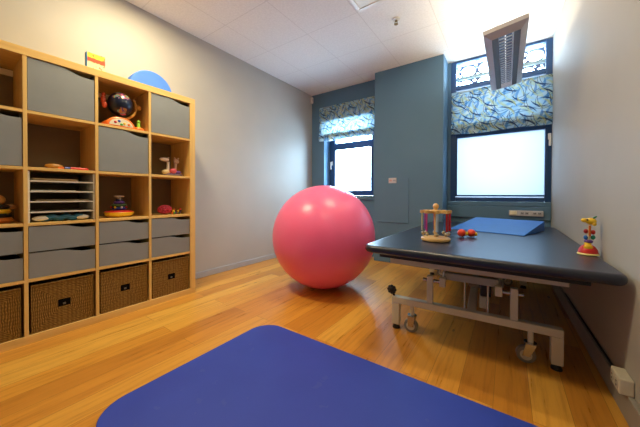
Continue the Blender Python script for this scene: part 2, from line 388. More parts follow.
# ------------------------------------------------------------------ roman blinds
def roman_blind(label, x0, x1, y, zt, zs, zb, sag=.012):
    t = thing('roman_blind', label, 'blind', ((x0+x1)/2, y, zt), 0)
    w = (x1-x0)/2; rnd = random.Random(int(x0*100))
    def sheet(z0, z1, yf, amp, nx=40, nz=14):
        b = new_bm(); g = []
        for j in range(nz+1):
            f = j/nz; row = []
            for i in range(nx+1):
                u = i/nx; x = -w+2*w*u
                z = z0+(z1-z0)*f - sag*f*math.sin(PI*u)*.6 + (.006*math.sin(u*9+f*2) if f > .9 else 0)
                yy = yf(f)+amp*(.5*math.sin(u*11+f*3)+.5*math.sin(u*5.3-f*4))
                row.append(b.verts.new((x, yy, z-zt)))
            g.append(row)
        for j in range(nz):
            for i in range(nx): b.faces.new((g[j][i], g[j][i+1], g[j+1][i+1], g[j+1][i]))
        return b
    part('fabric_panel', sheet(zt, zs, lambda f: -.004-.008*f, .002), BLIND, t, smooth=60)
    # gathered folds at the bottom: two stacked loops
    for k, (a, c, d) in enumerate(((zs+.004, zb+.045, .028), (zs-.03, zb, .018))):
        part('hem_fold', sheet(a, c, lambda f, d=d: -.008-d*math.sin(PI*min(1, f*.8+.1)), .003), BLIND, t, smooth=60)
    b = new_bm(); box(b, (-w+.004, -.0005, zb-zt+.014), (w-.004, .004, zs-zt-.012)); part('hem_light_block', b, plain(srgb(120, 130, 130), .8), t)  # opaque strip added behind the folds to block daylight
    b = new_bm(); box(b, (-w, -.003, -.022), (w, .028, .0)); part('headrail', b, plain(srgb(150, 170, 180), .5), t)
    b = new_bm(); cyl(b, (w-.05, .008, -.02), (w-.05, .008, zb-zt+.02), .0015, seg=6); part('cord', b, WHITE, t)
    return t
roman_blind('leaf-print roman blind on the small window beside the teal pier', .186, 1.20, YB-.033, 2.437, 1.972, 1.858)
roman_blind('leaf-print roman blind across the large window beside the right wall', 2.243, 3.243, YR-.05, 2.272, 1.85, 1.728)

# ------------------------------------------------------------------ storage shelf (5 x 5 cube unit)
XB, XF = .025, .395
shelf = thing('storage_shelf', 'tall oak cube shelf with grey fronts against the left wall', 'shelf', (0, 0, 0))
L = 1.85; cell = .335; dv = .01875
cols = [(-.05-k*(cell+dv)-cell, -.05-k*(cell+dv)) for k in range(5)]           # from the right-hand end
rows = [(.05+k*(cell+dv), .05+k*(cell+dv)+cell) for k in range(5)]             # from the floor
for n, lo, hi, m in (('side_panel', (XB, -.05, .05), (XF, 0, 1.80), OAK_V), ('side_panel', (XB, -L, .05), (XF, -L+.05, 1.80), OAK_V),
                     ('top_board', (XB, -L, 1.80), (XF, 0, 1.85), OAK_H), ('bottom_board', (XB, -L, 0), (XF, 0, .05), OAK_H)):
    b = new_bm(); box(b, lo, hi); part(n, b, m, shelf, bevel=.0015)
for k in range(4):
    b = new_bm(); y = cols[k][0]; box(b, (XB, y-dv, .05), (XF-.002, y, 1.80)); part('divider', b, OAK_V, shelf, bevel=.001)
for r in range(4):
    for c in range(5):
        b = new_bm(); z = rows[r][1]; box(b, (XB, cols[c][0], z), (XF-.003, cols[c][1], z+dv)); part('shelf_board', b, OAK_H, shelf, bevel=.001)
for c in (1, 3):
    b = new_bm(); box(b, (XB+.006, cols[c][0]+.001, 1.752), (XB+.024, cols[c][1]-.001, 1.790)); part('light_leak_strip', b, plain(srgb(246, 238, 214), .5), shelf)['label'] = 'pale strip painted as light leaking in behind the top row'  # near-white colour stands for light leaking between shelf and wall
b = new_bm(); box(b, (XB+.0005, -L+.051, .051), (XB+.005, -.051, 1.799)); part('shade_sheet', b, plain(srgb(126, 106, 70), .6), shelf)['label'] = 'added brown sheet painted as the shade behind the cubes'  # added sheet, its brown stands for the wall's shade behind the shelf

def front(bm, y0, y1, z0, z1, drop=.030):
    g = .003; y0 += g; y1 -= g; z0 += g; z1 -= g+.003
    poly = [(y0, z0), (y1, z0), (y1, z1-drop)]
    W = y1-y0
    for i in range(13):
        u = 1-i/12; s = .42+.40*u; h = .5-.5*math.cos(PI*u); poly.append((y0+W*(.42+.43*u), z1-drop*h))
    poly.append((y0, z1))
    prism(bm, poly, lambda p: (XF-.006, p[0], p[1]), lambda p: (XF-.022, p[0], p[1]))
def insert_box(bm, y0, y1, z0, z1):
    th = .008; x0, x1 = XB+.01, XF-.0225; y0 += .003; y1 -= .003; z0 += .003; z1 -= .008
    box(bm, (x0, y0, z0), (x1, y0+th, z1)); box(bm, (x0, y1-th, z0), (x1, y1, z1)); box(bm, (x0, y0+th, z0), (x1, y1-th, z0+th)); box(bm, (x0, y0+th, z0+th), (x0+th, y1-th, z1))
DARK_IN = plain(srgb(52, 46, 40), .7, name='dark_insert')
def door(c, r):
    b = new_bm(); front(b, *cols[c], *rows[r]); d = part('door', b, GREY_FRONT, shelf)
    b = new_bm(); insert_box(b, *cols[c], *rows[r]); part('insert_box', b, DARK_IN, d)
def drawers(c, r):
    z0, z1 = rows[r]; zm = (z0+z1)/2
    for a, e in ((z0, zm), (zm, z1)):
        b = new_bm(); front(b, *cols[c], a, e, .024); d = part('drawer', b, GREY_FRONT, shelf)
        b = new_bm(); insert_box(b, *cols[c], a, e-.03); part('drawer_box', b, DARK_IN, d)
door(0, 4); door(2, 4); door(1, 3); door(3, 3)
for c in range(4): drawers(c, 1)

# baskets
def make_basket(label, loc):
    t = thing('woven_basket', label, 'basket', loc, 0, 'woven baskets on the bottom row')
    w, d, h, th = .155, .35, .302, .012
    b = new_bm()
    box(b, (-d, -w, 0), (0, -w+th, h)); box(b, (-d, w-th, 0), (0, w, h)); box(b, (-d, -w+th, 0), (-d+th, w-th, h)); box(b, (-d+th, -w+th, 0), (-th, w-th, th))
    hy, z0, z1 = .032, .132, .182
    for lo, hi in (((-w+th, 0), (w-th, z0)), ((-w+th, z1), (w-th, h)), ((-w+th, z0), (-hy, z1)), ((hy, z0), (w-th, z1))):
        box(b, (-th, lo[0], lo[1]), (0, hi[0], hi[1]))
    part('basket_body', b, WEAVE, t)
    b = new_bm(); tube(b, [(-.001, -w+.006, h), (-.001, w-.006, h), (-d+.006, w-.006, h), (-d+.006, -w+.006, h)], .0085, closed=True); part('rim', b, WEAVE, t, smooth=60)
    b = new_bm()
    box(b, (-.016, -hy, z0), (-.003, hy, z1)); f = part('hole_shade_plate', b, plain(srgb(8, 8, 9), .8, 0, .1), t); f['label'] = 'black plate painted as the shade inside the hand hole'  # black plate fills the opening as the basket's unlit inside
    b = new_bm(); box(b, (-.004, -.007, z0+.010), (.001, .007, z0+.022)); part('label_clip', b, plain(srgb(90, 88, 84), .4), f)
    return t
bl = ['woven seagrass basket at the right end of the bottom shelf row', 'woven seagrass basket second from the right end of the bottom row',
      'woven seagrass basket under the drawers below the paper trays', 'woven seagrass basket cut by the left edge of the photo']
bk = None
for c in range(4):
    loc = (XF-.012, (cols[c][0]+cols[c][1])/2, rows[0][0]+.001)
    bk = make_basket(bl[c], loc) if c == 0 else (dup(bk, loc, bl[c]) or bk)
# paper tray insert, third column, middle row
y0, y1 = cols[2]; z0, z1 = rows[2]
t = thing('paper_tray', 'white paper tray insert with five slots inside the oak shelf', 'paper tray', (0, 0, z0))
PW = plain(srgb(214, 208, 192), .5)
for yy in (y0+.002, y1-.010):
    b = new_bm(); box(b, (XB+.01, yy, .001), (XF-.012, yy+.008, .330)); part('side_panel', b, PW, t)
slots = [.066, .133, .200, .267]
for s in slots:
    b = new_bm(); box(b, (XB+.01, y0+.0105, s-.004), (XF-.014, y1-.0105, s+.004)); part('tray_shelf', b, PW, t)
for i, (s, a, e, h, col, lab) in enumerate(((3, .02, .23, .016, srgb(196, 164, 112), 'stack of tan papers in the top slot of the paper tray'),
        (2, .01, .22, .006, srgb(220, 214, 200), 'thin stack of white papers in the second slot of the paper tray'),
        (1, .03, .29, .010, srgb(150, 128, 92), 'stack of brownish papers in the third slot of the paper tray'))):
    b = new_bm()
    n = 4
    for k in range(n):
        j = random.uniform(-.004, .004)
        box(b, (.09+j, y0+.012+a+j, z0+slots[s]+.0042+h*k/n), (XF-.03+j*2, y0+.012+e-j, z0+slots[s]+.004+h*(k+.92)/n))
    tag(part('paper_stack', b, plain(col, .7), None), lab, 'papers', 'papers in the tray')
# teal toy with cream ends lying in the lowest slot
t = thing('teal_toy', 'teal toy with two cream rounded ends in the lowest tray slot', 'toy', (.345, (y0+y1)/2, z0+.005))
b = new_bm(); prof = []
for i in range(25):
    u = -1+2*i/24; prof.append((0, u*.10, .020+.006*math.sin(u*9)))
tube(b, prof, .019, 14); part('body', b, plain(srgb(30, 96, 120), .5), t, smooth=60)
for s in (-1, 1):
    b = new_bm(); ball(b, (0, s*.098, .0175), .0175, 20, (1.3, 2.7, 1)); part('rounded_end', b, plain(srgb(232, 222, 196), .6), t, smooth=60)

# ---- toys on the shelves
def P2(c): return plain(c, .35, name='toy_plastic')
RED, YEL, BLU, GRN, ORA, PUR = [P2(c) for c in (srgb(206, 44, 40), srgb(240, 196, 40), srgb(36, 70, 160), srgb(70, 160, 60), srgb(240, 120, 44), srgb(96, 60, 140))]
# talking globe
zs = rows[4][0]
t = thing('toy_globe', 'dark blue toy globe on an orange base in the top row of the shelf', 'toy globe', (.295, -.572, zs+.001))
def globe_mat():
    m = NT('globe_print'); v = m.coord(); vo = m.node('ShaderNodeTexVoronoi'); vo.inputs['Scale'].default_value = 14; m.link(v, vo.inputs['Vector'])
    n = m.noise(v, 9, 3)
    f = m.math('GREATER_THAN', n.outputs[0], .54)
    c = m.ramp(m.math('FRACT', m.math('MULTIPLY', vo.outputs['Distance'], 2.2)), [(0, srgb(210, 110, 150)), (.3, srgb(80, 160, 170)), (.55, srgb(170, 130, 60)), (.8, srgb(90, 70, 130))], 'CONSTANT')
    m.base(m.mix(f, srgb(18, 28, 52), c)); m.set(.3, 0, .5); return m.m
b = new_bm(); ball(b, (0, 0, .195), .094, 36, (1, .88, 1)); part('sphere', b, globe_mat(), t, smooth=60)
b = new_bm(); tube(b, [(0, .112*math.cos(a)+.0, .195+.112*math.sin(a)) for a in [math.radians(-100+i*9) for i in range(16)]], .010, 10); ball(b, (0, .128, .20), .022, 16); o = part('arc', b, P2(srgb(206, 150, 60)), t, smooth=60); o['label'] = 'mustard yellow arc holding the sphere'
b = new_bm(); ball(b, (.0, -.108, .205), .016, 14, (1, 1, 2.4)); ball(b, (.01, -.104, .165), .015, 14, (1, 1, 1.6)); ball(b, (.0, -.106, .245), .014, 14); part('handle', b, P2(srgb(190, 72, 40)), t, smooth=60)
b = new_bm(); prism(b, [(-.115+.0, 0), (.075, 0)]+[(-.02+.095*math.cos(PI*i/16), .075*math.sin(PI*i/16)**.8 if 0 < i < 16 else 0) for i in range(1, 16)], lambda p: (-.07, p[0], p[1]), lambda p: (.085, p[0], p[1])); part('base', b, ORA, t, bevel=.008, smooth=40)
b = new_bm(); prism(b, [(-.02+.078*math.cos(PI*i/16), .008+.055*math.sin(PI*i/16)) for i in range(17)], lambda p: (.086, p[0], p[1]), lambda p: (.089, p[0], p[1])); pn = part('button_panel', b, P2(srgb(224, 214, 186)), t)
for y, z, c in ((-.06, .03, RED), (-.035, .042, BLU), (.0, .028, YEL), (.03, .026, ORA), (-.02, .018, GRN)):
    b = new_bm(); ball(b, (.089, y, z), .010, 12, (.5, 1, .9)); part('button', b, c, pn, smooth=60)
b = new_bm(); ball(b, (.03, .118, .012), .040, 18, (1, 1, .5)); bmesh.ops.bisect_plane(b, geom=b.verts[:]+b.edges[:]+b.faces[:], plane_co=(0, 0, 0), plane_no=(0, 0, -1), clear_outer=True); part('stick_base', b, ORA, t, smooth=60)
b = new_bm(); lathe(b, [(0, .02), (.016, .022), (.013, .05), (.011, .07), (.0, .078)], 14, (.03, .118, 0)); ball(b, (.03, .118, .078), .014, 14); part('joystick', b, P2(srgb(130, 190, 50)), t, smooth=60)

# flat coloured toy (third column, fourth row)
zs = rows[3][0]
t = thing('toy_plane', 'flat orange and yellow toy lying on the open shelf above the paper trays', 'toy', (.30, -.915, zs+.001))
b = new_bm(); ball(b, (.02, -.045, .018), .018, 18, (1.2, 2.6, 1)); part('body', b, P2(srgb(176, 122, 44)), t, smooth=60)
b = new_bm(); prism(b, [(-.03, -.02), (.10, -.03), (.105, .0), (.0, .03), (-.03, .02)], lambda p: (.02+p[1], p[0]+.0, .0), lambda p: (.02+p[1], p[0], .014)); part('wing', b, ORA, t, bevel=.004)
b = new_bm(); cyl(b, (.055, .0, .008), (.04, .11, .008), .008); part('blue_stick', b, BLU, t, smooth=50)
b = new_bm(); cyl(b, (.065, .03, .008), (.06, .125, .008), .008); part('red_stick', b, RED, t, smooth=50)

# wooden bee stacker (second column, middle row)
zs = rows[2][0]
t = thing('bee_stacker', 'black and yellow wooden bee stacking toy at the left edge of the photo', 'toy', (.25, -1.20, zs+.001))
b = new_bm(); lathe(b, [(0, 0), (.055, 0), (.068, .015), (.055, .034), (0, .034)]); part('base_ring', b, P2(srgb(206, 120, 40)), t, smooth=50)
for i, (r, m) in enumerate(((.06, BLACK), (.056, YEL), (.05, BLACK))):
    b = new_bm(); z = .035+.026*i; lathe(b, [(0, z), (r*.85, z), (r, z+.0125), (r*.85, z+.025), (0, z+.025)]); part('ring', b, m, t, smooth=50)
b = new_bm(); ball(b, (0, 0, .143), .032, 20); part('head', b, P2(srgb(206, 150, 70)), t, smooth=60)
for s in (-1, 1):
    b = new_bm(); ball(b, (0, s*.05, .10), .022, 14, (.3, 1.3, .8)); part('wing', b, P2(srgb(170, 120, 60)), t, smooth=60)

# rainbow stacker (fourth column, middle row)
t = thing('ring_stacker', 'spinning ring toy with a wide red and yellow base on the middle shelf', 'toy', (.25, -.567, zs+.001))
b = new_bm(); lathe(b, [(0, 0), (.06, 0), (.09, .012), (.102, .036), (.1, .039), (0, .039)], 36); o = part('bowl', b, YEL, t, smooth=40); o['label'] = 'yellow dish base'
b = new_bm(); lathe(b, [(0, .039), (.1, .0392), (.094, .046), (.055, .054), (0, .056)], 36); part('base_disc', b, RED, t, smooth=40)
for z, r, m in ((.056, .052, BLU), (.082, .056, P2(srgb(70, 110, 60))), (.104, .040, PUR), (.124, .026, P2(srgb(30, 34, 70)))):
    b = new_bm(); lathe(b, [(0, z), (r*.8, z), (r, z+.011), (r*.8, z+.022), (0, z+.022)]); part('ring', b, m, t, smooth=50)
b = new_bm(); lathe(b, [(0, .146), (.012, .146), (.014, .158), (.034, .162), (.034, .170), (0, .172)]); part('top_knob', b, P2(srgb(200, 180, 150)), t, smooth=40)
for i in range(7):
    a = i*.9; b = new_bm(); ball(b, (.05*math.cos(a), .05*math.sin(a), .078), .009, 12); part('bead', b, (WHITE, RED, YEL, GRN)[i % 4], t, smooth=60)

# figurines (right column, fourth row)
zs = rows[3][0]
t = thing('toy_figure', 'pale toy giraffe pair standing on a lilac base in the right shelf column', 'toy figure', (.29, -.178, zs+.001))
b = new_bm(); ball(b, (0, .02, .014), .05, 20, (1, 1.75, .28)); part('base', b, P2(srgb(126, 112, 150)), t, smooth=60)
b = new_bm(); ball(b, (.01, -.045, .035), .028, 16, (1, 1.2, .8)); part('cushion', b, P2(srgb(222, 200, 150)), t, smooth=60)
b = new_bm(); cyl(b, (0, -.025, .03), (0, -.022, .13), .013, .011); ball(b, (0, -.055, .148), .02, 16, (1, 2.1, .85)); ball(b, (0, -.02, .165), .008); part('giraffe', b, P2(srgb(224, 206, 186)), t, smooth=60)
b = new_bm(); cyl(b, (-.01, .04, .03), (-.01, .05, .12), .014, .011); ball(b, (-.01, .055, .14), .022, 16, (1, 1.2, 1.1)); ball(b, (-.01, .04, .168), .008); ball(b, (-.01, .072, .168), .008); part('bear', b, P2(srgb(196, 160, 136)), t, smooth=60)
b = new_bm(); ball(b, (.035, .005, .045), .024, 16, (1, 1.3, 1)); part('red_ball', b, P2(srgb(206, 80, 96)), t, smooth=60)
b = new_bm(); ball(b, (.03, .05, .035), .02, 16, (1, 1.6, .8)); part('purple_ball', b, PUR, t, smooth=60)

# lattice ball + bead caterpillar (right column, middle row)
zs = rows[2][0]
b = new_bm(); bmesh.ops.create_icosphere(b, subdivisions=2, radius=.046); 
o = part('lattice_ball', b, P2(srgb(206, 60, 84)), None, smooth=60); o.scale = (1, 1.25, .85); o.location = (.27, -.222, zs+.0465)
wf = o.modifiers.new('lattice', 'WIREFRAME'); wf.thickness = .010; wf.use_replace = True
tag(o, 'openwork pink-red lattice ball in the right column of the shelf', 'ball')
b = new_bm(); ball(b, (0, 0, 0), .027, 16); part('inner_ball', b, P2(srgb(110, 30, 48)), o, smooth=60)
t = thing('bead_caterpillar', 'string of small coloured wooden beads beside the pink-red lattice ball', 'toy', (.28, -.125, zs+.001))
rnd = random.Random(5)
for i in range(12):
    r = rnd.uniform(.009, .013); b = new_bm(); ball(b, (rnd.uniform(-.02, .02), -.04+.008*i, r+(.016 if i % 3 else .034)*(i % 2)), r, 12); part('bead', b, (ORA, YEL, GRN, RED, PUR, P2(srgb(90, 80, 60)))[i % 6], t, smooth=60)

# ---- on top of the shelf
def cover_mat():
    m = NT('picture_cover'); v = m.coord(); sx = m.node('ShaderNodeSeparateXYZ'); m.link(v, sx.inputs[0]); n = m.noise(v, 28, 3)
    z = m.math('ADD', m.math('ADD', sx.outputs[2], m.math('MULTIPLY', sx.outputs[1], .0)), m.math('MULTIPLY', m.math('SUBTRACT', n.outputs[0], .5), .02))
    c = m.ramp(m.math('MULTIPLY', z, 1/.115), [(0, srgb(236, 214, 170)), (.48, srgb(228, 196, 150)), (.55, srgb(206, 84, 50)), (.80, srgb(238, 208, 60))], 'CONSTANT')
    d = m.math('GREATER_THAN', m.noise(v, 45, 2).outputs[0], .62)
    m.base(m.mix(m.math('MULTIPLY', d, .7), c, srgb(110, 70, 50))); m.set(.35, 0, .5); return m.m
t = thing('picture_book', 'small picture book with a blue spine standing on the oak shelf top', 'book', (.335, -.785, 1.851), math.radians(0))
b = new_bm(); box(b, (-.002, .0, .0), (.0, .105, .128)); part('front_cover', b, cover_mat(), t)
b = new_bm(); box(b, (-.032, .0, .0), (-.030, .105, .128)); part('back_cover', b, plain(srgb(40, 110, 170), .4), t)
b = new_bm(); box(b, (-.034, -.007, .0), (.0005, .0, .128)); part('spine', b, plain(srgb(30, 110, 176), .4), t, bevel=.002)
b = new_bm(); box(b, (-.0295, .001, .003), (-.0025, .102, .125)); part('pages', b, plain(srgb(236, 228, 206), .7), t)
# blue half-moon foam block
t = thing('foam_half_moon', 'blue half-moon foam block standing on the oak shelf top', 'foam block', (.18, -.305, 1.851))
R0 = .178
b = new_bm(); prism(b, [(R0*math.cos(PI*i/40), .0+R0*math.sin(PI*i/40)+.018) for i in range(41)]+[(-R0, 0), (R0, 0)], lambda p: (-.045, p[0], p[1]), lambda p: (.045, p[0], p[1])); part('block', b, plain(srgb(66, 120, 214), .6, bump=.1), t, bevel=.006, smooth=40)

# ------------------------------------------------------------------ gym ball
t = thing('gym_ball', 'large glossy pink exercise ball on the wooden floor', 'ball', (1.30, .8625, 0))
def ball_mat():
    m = NT('pink_vinyl'); v = m.coord(); sx = m.node('ShaderNodeSeparateXYZ'); m.link(v, sx.inputs[0])
    n = m.noise(v, 3, 4); m.base(m.ramp(n.outputs[0], [(.3, srgb(255, 112, 160)), (.7, srgb(255, 120, 168))]))
    w = m.math('SINE', m.math('MULTIPLY', sx.outputs[2], 260)); m.bump(w, .03, .002); m.set(.33, 0, .5)
    m.bsdf.inputs['Subsurface Weight'].default_value = .6; m.bsdf.inputs['Subsurface Radius'].default_value = (1, .35, .45); m.bsdf.inputs['Subsurface Scale'].default_value = .25; return m.m
R0 = .52
b = new_bm(); bmesh.ops.create_uvsphere(b, u_segments=96, v_segments=64, radius=R0); bmesh.ops.translate(b, verts=b.verts, vec=(0, 0, R0))
for v in b.verts:
    if v.co.z < .006: v.co.z = .001
part('shell', b, ball_mat(), t, smooth=180)
b = new_bm(); d = Vector((-.80, .35, .3)).normalized(); p = Vector((0, 0, R0))+d*R0; cyl(b, p-d*.004, p+d*.004, .016); part('valve_plug', b, WHITE, t)['label'] = 'white valve plug'

# ------------------------------------------------------------------ blue mat on the floor
def mat_mat():
    m = NT('blue_foam'); v = m.coord(); n = m.noise(v, 3, 5); n3 = m.noise(v, 14, 4)
    c = m.ramp(n.outputs[0], [(.3, srgb(42, 66, 176)), (.7, srgb(48, 72, 184))])
    c = m.mix(m.math('MULTIPLY', m.math('GREATER_THAN', n3.outputs[0], .68), .10), c, srgb(110, 120, 170))
    m.base(c); m.set(.55, 0, .4); n2 = m.noise(v, 240, 2); m.bump(n2.outputs[0], .18, .002); return m.m
b = new_bm(); pl = rrect(1.407, -1.065, 3.215, -.038, .145, 14)
prism(b, pl, lambda p: (*p, .0005), lambda p: (*p, .016)); o = part('exercise_mat', b, mat_mat(), None, bevel=.005, seg=3, smooth=35)
tag(o, 'blue foam exercise mat with rounded corners lying on the wooden floor', 'mat')

# ------------------------------------------------------------------ treatment table
TX0, TX1, TY0, TY1, TZ = 2.052, 3.262, .195, 2.28, .612
t = thing('treatment_table', 'black padded adjustable treatment table with cream steel frame', 'table', (0, 0, 0)); tab = t
def vinyl():
    m = NT('black_vinyl'); v = m.coord(); n = m.noise(v, 4, 4); m.base(m.ramp(n.outputs[0], [(.3, srgb(12, 20, 40)), (.7, srgb(17, 27, 50))]))
    n2 = m.noise(v, 300, 3); m.bump(n2.outputs[0], .10, .001); m.set(.36, 0, .5); m.bsdf.inputs['Coat Weight'].default_value = .35; m.bsdf.inputs['Coat Roughness'].default_value = .25; return m.m
b = new_bm(); pl = [((x, y) if x < 2.6 else (TX1-(TX1-x)*.6, TY0+(y-TY0)*.6 if y < 1 else TY1-(TY1-y)*.6)) for x, y in rrect(TX0, TY0, TX1, TY1, .085, 12)]
prism(b, pl, lambda p: (*p, .562), lambda p: (*p, TZ)); part('padded_top', b, vinyl(), t, bevel=.0235, seg=6, smooth=50)
b = new_bm(); box(b, (TX0+.09, TY0+.10, .526), (TX1-.1, TY1-.1, .5615)); part('top_board', b, BLACK, t)
Y0, Y1 = .43, 1.98
def frame(z0, z1, x0, x1, y0, y1, s):
    b = new_bm(); box(b, (x0, y0, z0), (x1, y0+s, z1)); box(b, (x0, y1-s, z0), (x1, y1, z1)); box(b, (x0, y0+s, z0), (x0+s, y1-s, z1)); box(b, (x1-s, y0+s, z0), (x1, y1-s, z1)); return b
part('upper_frame', frame(.458, .497, 2.168, 3.118, Y0, Y1, .036), CREAM_STEEL, t, bevel=.003)
for x in (2.168, 3.082):
    for y in (Y0, Y1-.036):
        b = new_bm(); box(b, (x+.002, y+.002, .4972), (x+.034, y+.034, .5258)); part('bracket', b, CREAM_STEEL, t)
b = new_bm()
for y in (Y0, Y1-.05): box(b, (2.18, y, .18), (3.10, y+.05, .224))
box(b, (2.645, Y0+.05, .182), (2.695, Y1-.05, .222)); part('base_frame', b, CREAM_STEEL, t, bevel=.004)
for x in (2.18, 3.048):
    for y in (Y0, Y1-.05):
        b = new_bm(); box(b, (x, y, .030), (x+.052, y+.05, .1797)); lg = part('leg', b, CREAM_STEEL, t, bevel=.004)
        b = new_bm(); lathe(b, [(0, 0), (.026, 0), (.026, .008), (.020, .018), (.020, .0305), (0, .0305)], 20, (x+.026, y+.025, 0)); part('rubber_foot', b, BLACK, lg, smooth=40)
for x, s in ((2.315, 1), (2.962, -1)):
    for y in (Y0+.025, Y1-.025):
        b = new_bm(); cyl(b, (x, y, .105), (x, y, .1797), .014); c = part('castor', b, CREAM_STEEL, t, smooth=40)
        b = new_bm(); dx = -.022 if s < 0 else -.004; dy = -.012
        for q in (-.019, .019): prism(b, [(-.024, .112), (.024, .112), (dx+.018, .042), (dx-.018, .042)], lambda p, q=q: (x+p[0], y+dy+q-.002, p[1]), lambda p, q=q: (x+p[0], y+dy+q+.002, p[1]))
        lathe(b, [(0, .105), (.030, .105), (.030, .115), (0, .118)], 20, (x, y, 0)); part('castor_fork', b, STEEL, c, smooth=40)
        b = new_bm(); cyl(b, (x+dx, y+dy-.015, .047), (x+dx, y+dy+.015, .047), .046, seg=32); part('castor_wheel', b, plain(srgb(120, 116, 110), .45), c, smooth=40, bevel=.004)
        b = new_bm(); cyl(b, (x+dx, y+dy-.0175, .047), (x+dx, y+dy+.0175, .047), .028, seg=24); part('castor_hub', b, plain(srgb(196, 186, 166), .4), c, smooth=40)
for x, s in ((2.43, 1), (2.885, -1)):
    for y in (Y0+.006, Y1-.044):
        b = new_bm(); box(b, (x-.018, y, .2242), (x+.018, y+.038, .405)); part('post', b, CREAM_STEEL, t, bevel=.003)
        b = new_bm(); cyl(b, (x-s*.045, y+.019, .372), (x+s*.085, y+.019, .372), .012); part('pivot_pin', b, STEEL, t, smooth=40)
        b = new_bm(); box(b, (x+s*.075-.018, y+.0, .345), (x+s*.075+.018, y+.038, .403)); part('pivot_block', b, CREAM_STEEL, t, bevel=.003)
b = new_bm(); box(b, (2.512, Y0+.05, .385), (2.812, Y0+.09, .432)); part('cross_bar', b, plain(srgb(160, 158, 150), .35), t, bevel=.003)
b = new_bm(); box(b, (2.47, Y0+.30, .318), (2.85, Y0+.34, .36)); part('cross_bar', b, plain(srgb(150, 148, 142), .35), t, bevel=.003)
# scissor arms from the posts to the upper frame
for x in (2.505, 2.81):
    for ya, yb in ((Y0+.03, Y0+.62), (Y1-.03, Y1-.62)):
        b = new_bm(); tube(b, [(x, ya, .36), (x, yb, .47)], .016, 4); part('lift_arm', b, CREAM_STEEL, t)
b = new_bm(); box(b, (2.47, Y0+.60, .452), (2.85, Y0+.64, .492)); part('cross_bar', b, CREAM_STEEL, t)
b = new_bm(); box(b, (2.47, Y1-.64, .452), (2.85, Y1-.60, .492)); part('cross_bar', b, CREAM_STEEL, t)
for x in (2.632, 2.757):
    b = new_bm(); cyl(b, (x, Y0+.045, .2242), (x, Y0+.07, .388), .0055); part('strut', b, STEEL, t, smooth=50)
b = new_bm(); box(b, (2.715, Y0+.10, .30), (2.775, Y0+.20, .385)); mo = part('motor', b, BLACK, t, bevel=.008)
b = new_bm(); box(b, (2.712, Y0+.098, .225), (2.752, Y0+.17, .2995)); part('motor_cover', b, CREAM_STEEL, mo, bevel=.005)
b = new_bm(); cyl(b, (2.66, Y0+.25, .325), (2.72, Y0+.20, .345), .022); box(b, (2.655, Y0+.22, .345), (2.74, Y0+.3, .375)); part('gearbox', b, plain(srgb(110, 110, 108), .4), mo)
b = new_bm(); cyl(b, (2.19, Y0+.025, .2242), (2.176, Y0+.02, .252), .008)
kz = Vector((2.174, Y0+.02, .266))
for i in range(8):
    a = 2*PI*i/8; ball(b, kz+Vector((.022*math.cos(a), 0, .022*math.sin(a))), .012, 10)
ball(b, kz, .024, 14, (1, .8, 1)); part('star_knob', b, BLACK, t, smooth=60)

MR = Matrix.Translation((2.18, Y0, 0)) @ Matrix.Rotation(math.radians(3.2), 4, 'Z') @ Matrix.Translation((-2.18, -Y0, 0))
for ch in t.children_recursive:
    if ch.name.split('.')[0] not in ('padded_top', 'top_board'): ch.data.transform(MR)
# ------------------------------------------------------------------ things on the table
ZT = TZ+.0015
b = new_bm(); w, d, h = .60, .58, .088
prism(b, [(0, 0), (d, 0), (d, h), (.004, .006)], lambda p: (0, p[0], p[1]), lambda p: (w, p[0], p[1]))
o = part('foam_wedge', b, plain(srgb(30, 104, 196), .5, bump=.12), None, bevel=.004); o.location = (2.388, 1.465, ZT); o.rotation_euler = (0, 0, math.radians(-17.5))
tag(o, 'blue foam wedge cushion on the black table under the large window', 'wedge cushion')

t = thing('bell_carousel', 'wooden bell carousel toy with coloured hanging rods on the black table', 'toy', (2.422, .655, ZT), .3); t.scale = (.88, .88, .96)
b = new_bm(); lathe(b, [(0, 0), (.104, 0), (.112, .006), (.112, .018), (.104, .026), (0, .027)], 40); part('base', b, BEECH, t, smooth=40)
b = new_bm(); cyl(b, (0, 0, .0265), (0, 0, .218), .0125); part('post', b, BEECH, t, smooth=40)
b = new_bm(); lathe(b, [(0, .206), (.045, .206), (.05, .212), (.05, .224), (.045, .230), (0, .230)], 32)
for i in range(8):
    a = 2*PI*i/8; c, s = math.cos(a), math.sin(a)
    M = Matrix.Rotation(a, 4, 'Z'); box(b, (.03, -.013, .208), (.105, .013, .227), M); cyl(b, (.105*c, .105*s, .207), (.105*c, .105*s, .228), .0165, seg=16)
part('top_spokes', b, BEECH, t, smooth=40)
b = new_bm(); cyl(b, (0, 0, .2302), (0, 0, .242), .014); ball(b, (0, 0, .258), .0225, 20); part('knob', b, BEECH, t, smooth=60)
rc = [srgb(200, 40, 60), srgb(90, 140, 210), srgb(206, 40, 44), srgb(120, 60, 150), srgb(190, 190, 160), srgb(200, 70, 150), srgb(170, 190, 210), srgb(196, 30, 40)]
for i in range(8):
    a = 2*PI*i/8; c, s = .105*math.cos(a), .105*math.sin(a)
    b = new_bm(); cyl(b, (c, s, .075), (c, s, .2068), .0065 if i % 3 else .010, seg=12); r = part('rod', b, plain(rc[i], .35), t, smooth=40)
    b = new_bm(); cyl(b, (c*.93, s*.93, .064), (c*.93, s*.93, .076), .002, seg=6); ball(b, (c*.93, s*.93, .052), .0135, 14); part('bell', b, plain(srgb(196, 176, 136), .3, .7), r, smooth=60)

